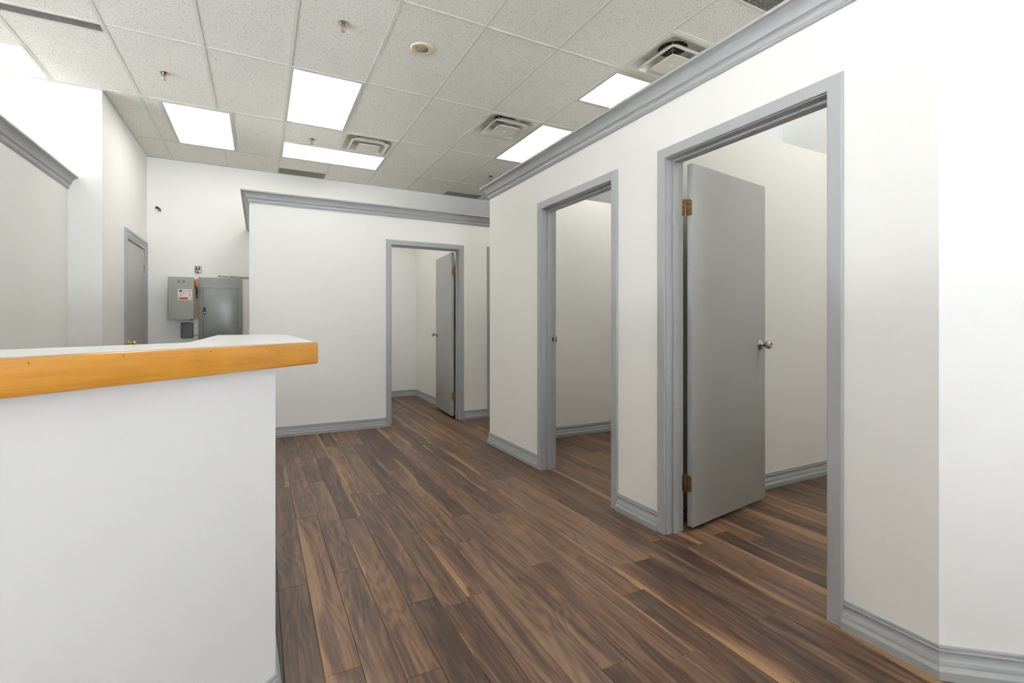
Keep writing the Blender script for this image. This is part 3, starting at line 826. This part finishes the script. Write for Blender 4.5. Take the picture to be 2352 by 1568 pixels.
# safety switch
fy = yb-.165; k = fy/7.6
sw = thing('safety_switch', 'grey safety switch box with white and red sticker and red lever', 'electrical box', (-.91*k, yb, 1.20))
X0, X1, Z0, Z1 = -1.054*k, -.775*k, 1.15+(1.212-1.15)*k, 1.15+(1.765-1.15)*k
bm = BM(); box(bm, X0+.006, fy+.012, Z0+.006, X1-.004, yb-.001, Z1-.006, .002); obj('enclosure', bm, M['elgrey'], sw)
bm = BM(); box(bm, X0, fy, Z0, X1, fy+.014, Z1, .003); dr = obj('cover', bm, M['elgrey'], sw)
for zz in (Z0+.10, Z1-.06):
    bm = BM(); box(bm, X1-.001, fy+.002, zz-.012, X1+.005, fy+.02, zz+.012, .001); obj('catch', bm, M['black'], dr)
bm = BM(); box(bm, X1-.05, fy+.005, Z0-.014, X1-.012, fy+.03, Z0, .002); obj('bottom_clasp', bm, M['black'], dr)
bm = BM(); box(bm, X1+.0035, fy+.02, Z0+.012, X1+.0115, yb-.001, Z1-.018, .001)
box(bm, X1+.004, yb-.012, Z0+.012, -.733, yb-.001, Z1-.005, .001)
obj('side_plate', bm, M['tan'], sw, label='tan side plate')
for zz in (Z0+.07, Z1-.07):
    bm = BM(); cyl(bm, (X1+.011, yb-.06, zz), (X1+.014, yb-.06, zz), .005, seg=10); obj('screw', bm, M['black'], sw)
hx = X1+.012
bm = BM(); box(bm, hx, fy+.03, 1.485, hx+.022, fy+.075, 1.63, .003); lv = obj('lever_mount', bm, M['black'], sw)
bm = BM(); tube(bm, [(hx+.012, fy+.03, 1.53), (hx+.008, fy-.01, 1.64)], .005, 10)
obj('lever', bm, M['black'], sw)
bm = BM(); lathe(bm, (hx+.006, fy-.012, 1.625), (-.02, -.02, 1), [(.006, 0), (.013, .008), (.015, .03), (.013, .05), (.006, .060), (0, .061)], 16); obj('lever_grip', bm, M['red'], sw, smooth=1, label='red lever grip')
lx0, lx1, lz0, lz1 = -.951*k, -.799*k, 1.15+(1.465-1.15)*k, 1.15+(1.604-1.15)*k
bm = BM(); box(bm, lx0, fy-.0012, lz0, lx1, fy, lz1); st = obj('warning_sticker', bm, M['sticker'], dr, label='white sticker with red print')
W = lx1-lx0; H = lz1-lz0; ly = fy-.0014
def strip(u0, v0, u1, v1, mat, nm='print', par=dr):
    bm = BM(); box(bm, lx0+u0*W, ly-.0006, lz0+v0*H, lx0+u1*W, ly+.0001, lz0+v1*H); return obj(nm, bm, mat, par)
strip(.08, .77, .29, .93, M['maroon'], 'logo_block'); strip(.15, .80, .26, .84, M['sticker'], 'print'); strip(.08, .05, .71, .24, M['redink'], 'warning_bar')
bm = BM()
for v, u1 in ((.66, .50), (.61, .70), (.53, .50), (.45, .30), (.40, .33), (.35, .36)):
    box(bm, lx0+.09*W, ly-.0006, lz0+v*H, lx0+u1*W, ly+.0001, lz0+(v+.022)*H)
obj('small_print', bm, M['greyink'], dr, kind='stuff')
textobj('Safety Switch', lx0+.33*W, lz0+.80*H, ly, .0185, M['ink'], dr, sx_=.85)
textobj('ON', lx0+.785*W, lz0+.77*H, ly, .030, M['redink'], dr, sx_=.85)
textobj('OFF', lx0+.775*W, lz0+.06*H, ly, .030, M['redink'], dr, sx_=.72)
bm = BM()
cxr = lx0+.86*W; zz0 = lz0+.33*H; zz1 = lz0+.66*H
vs = [(cxr-.003, zz0+.012), (cxr-.009, zz0+.012), (cxr, zz0), (cxr+.009, zz0+.012), (cxr+.003, zz0+.012), (cxr+.003, zz1-.012), (cxr+.009, zz1-.012), (cxr, zz1), (cxr-.009, zz1-.012), (cxr-.003, zz1-.012)]
bm.faces.new([bm.verts.new((a, ly-.0005, b)) for a, b in vs]); obj('double_arrow', bm, M['redink'], dr)
bm = BM(); nx0, nx1, nz0, nz1 = -.951*k, -.880*k, 1.15+(1.691-1.15)*k, 1.15+(1.719-1.15)*k
box(bm, nx0, fy-.0015, nz0, nx1, fy, nz1); obj('nameplate', bm, M['black'], dr, label='small black nameplate')
bm = BM()
for v in (.30, .62): box(bm, nx0+.012, fy-.0022, nz0+v*(nz1-nz0), nx1-.012, fy-.0014, nz0+(v+.16)*(nz1-nz0))
obj('print', bm, M['sticker'], dr)
# panelboard
fy = yb-.035; k = fy/7.6
pb = thing('panelboard', 'large grey electrical panel with a hinged door behind the counter', 'electrical panel', (-.475, yb, .82))
X0, X1, Z0, Z1 = -.729*k, -.222*k, .80, 1.15+(1.772-1.15)*k
bm = BM(); box(bm, X0+.01, fy+.004, Z0+.01, X1-.006, yb-.001, Z1-.008); obj('back_box', bm, M['tan'], pb)
bm = BM(); box(bm, X0, fy, Z0, X1, fy+.006, Z1, .002); obj('trim_plate', bm, M['elgrey_b'], pb, smooth=.5)
dx0, dx1, dz0, dz1 = -.677*k, -.275*k, .965, 1.15+(1.636-1.15)*k
bm = BM(); box(bm, dx0-.0025, fy-.0005, dz0-.0025, dx1+.0025, fy+.001, dz1+.0025); obj('door_gap', bm, M['ink'], pb)
bm = BM(); box(bm, dx0, fy-.0035, dz0, dx1, fy+.001, dz1, .0012); pd = obj('panel_door', bm, M['elgrey_b'], pb, smooth=.5)
bm = BM(); box(bm, -.675*k, fy-.009, 1.278, -.643*k, fy-.003, 1.370, .002); lt = obj('latch', bm, M['black'], pd)
bm = BM(); lathe(bm, (-.660*k, fy-.009, 1.302), (0, -1, 0), [(.011, 0), (.011, .003), (.009, .004), (0, .004)], 18); obj('key_lock', bm, M['chrome'], pd)
# small grey junction box with conduit
fy = yb-.07; k = fy/7.6
jb = thing('junction_box', 'small dark grey rounded box on the far wall under the safety switch', 'electrical box', (-.855, yb, .97))
bm = BM(); box(bm, -.923*k, fy, .965, -.786*k, yb-.001, 1.170, .012); obj('enclosure', bm, M['darkgrey'], jb, smooth=.8)
bm = BM()
for i in range(8): box(bm, (-.905+i*.0125)*k, fy-.001, 1.008, (-.898+i*.0125)*k, fy, 1.011)
cyl(bm, (-.895*k, fy-.002, 1.006), (-.895*k, fy, 1.006), .005, seg=10)
obj('print', bm, M['silver'], jb)
bm = BM(); cyl(bm, (-.79*k, yb-.03, 1.008), (-.727, yb-.03, 1.008), .008, seg=12); cyl(bm, (-.775*k, yb-.03, 1.008), (-.765*k, yb-.03, 1.008), .012, seg=12); cyl(bm, (-.742*k, yb-.03, 1.008), (-.732*k, yb-.03, 1.008), .012, seg=12)
obj('conduit', bm, M['steel'], jb, smooth=.6)
# control box above
cb_ = thing('wall_control', 'small square silver and black control unit above the safety switch', 'wall control', (-.73, yb, 1.875))
bm = BM(); box(bm, -.769, yb-.022, 1.829, -.691, yb-.001, 1.920, .006); obj('housing', bm, M['silver'], cb_, smooth=.6)
bm = BM(); box(bm, -.755, yb-.026, 1.858, -.707, yb-.020, 1.911, .003); fc = obj('face', bm, M['black'], cb_)
bm = BM(); box(bm, -.744, yb-.0275, 1.893, -.718, yb-.0255, 1.900); box(bm, -.740, yb-.0275, 1.872, -.722, yb-.0255, 1.876); obj('display', bm, M['sticker'], fc)
bm = BM(); box(bm, -.744, yb-.027, 1.826, -.718, yb-.018, 1.846, .003); obj('button', bm, M['black'], cb_)
# cables above the panel
bm = BM()
tube(bm, [(-.50, yb-.012, 1.795), (-.46, yb-.014, 1.797), (-.38, yb-.012, 1.790), (-.30, yb-.014, 1.796), (-.20, yb-.012, 1.788), (-.095, yb-.012, 1.800)], .0045, 8)
tube(bm, [(-.40, yb-.012, 1.796), (-.34, yb-.016, 1.785), (-.22, yb-.014, 1.776), (-.16, yb-.012, 1.772), (-.095, yb-.014, 1.778)], .0035, 8)
for x in (-.49, -.345): cyl(bm, (x-.012, yb-.012, 1.795), (x+.012, yb-.012, 1.795), .008, seg=8)
tag(obj('cable', bm, M['cable'], smooth=.8), 'thin grey cables running along the far wall above the electrical panel', 'cable')
# black bracket high on the wall
br = thing('wall_bracket', 'tiny black bracket high on the far wall', 'bracket', (-1.15, yb, 2.61))
bm = BM(); box(bm, -1.186, yb-.035, 2.623, -1.160, yb-.001, 2.650, .004); obj('mount', bm, M['black'], br)
bm = BM(); tube(bm, [(-1.168, yb-.03, 2.640), (-1.148, yb-.05, 2.630), (-1.136, yb-.06, 2.612)], .007, 8); obj('arm', bm, M['black'], br)
bm = BM(); box(bm, -1.151, yb-.066, 2.580, -1.144, yb-.054, 2.618, .001); box(bm, -1.131, yb-.066, 2.578, -1.124, yb-.054, 2.618, .001); box(bm, -1.151, yb-.066, 2.594, -1.124, yb-.054, 2.599)
obj('clip', bm, M['black'], br)

# ------------------------------------------------------------------ crumbs on the floor
def chip(x, y, s, label, seed):
    r = random.Random(seed); bm = BM()
    n = 7; pts = [(x+s*(.5+.5*r.random())*math.cos(2*PI*i/n), y+.6*s*(.5+.5*r.random())*math.sin(2*PI*i/n)) for i in range(n)]
    prism(bm, pts, .0002, .0022); tag(obj('wood_chip', bm, M['chip'], origin=(x, y, 0)), label, 'debris', 'tiny pale chips on the floor')
for (pxx, pyy, s, lb) in ((946, 1186, .007, 'pale wood chip on the floor, the largest, left of the middle of the corridor'), (1075, 1137, .004, 'tiny pale chip on the floor towards the second doorway'),
                      (1481, 1284, .004, 'tiny pale chip on the floor in front of the nearest door casing')):
    d_ = 1112*1.15/(pyy-744); l_ = d_*(pxx-1176)/1112
    chip(d_*S_+l_*C_, d_*C_-l_*S_, s, lb, pxx)
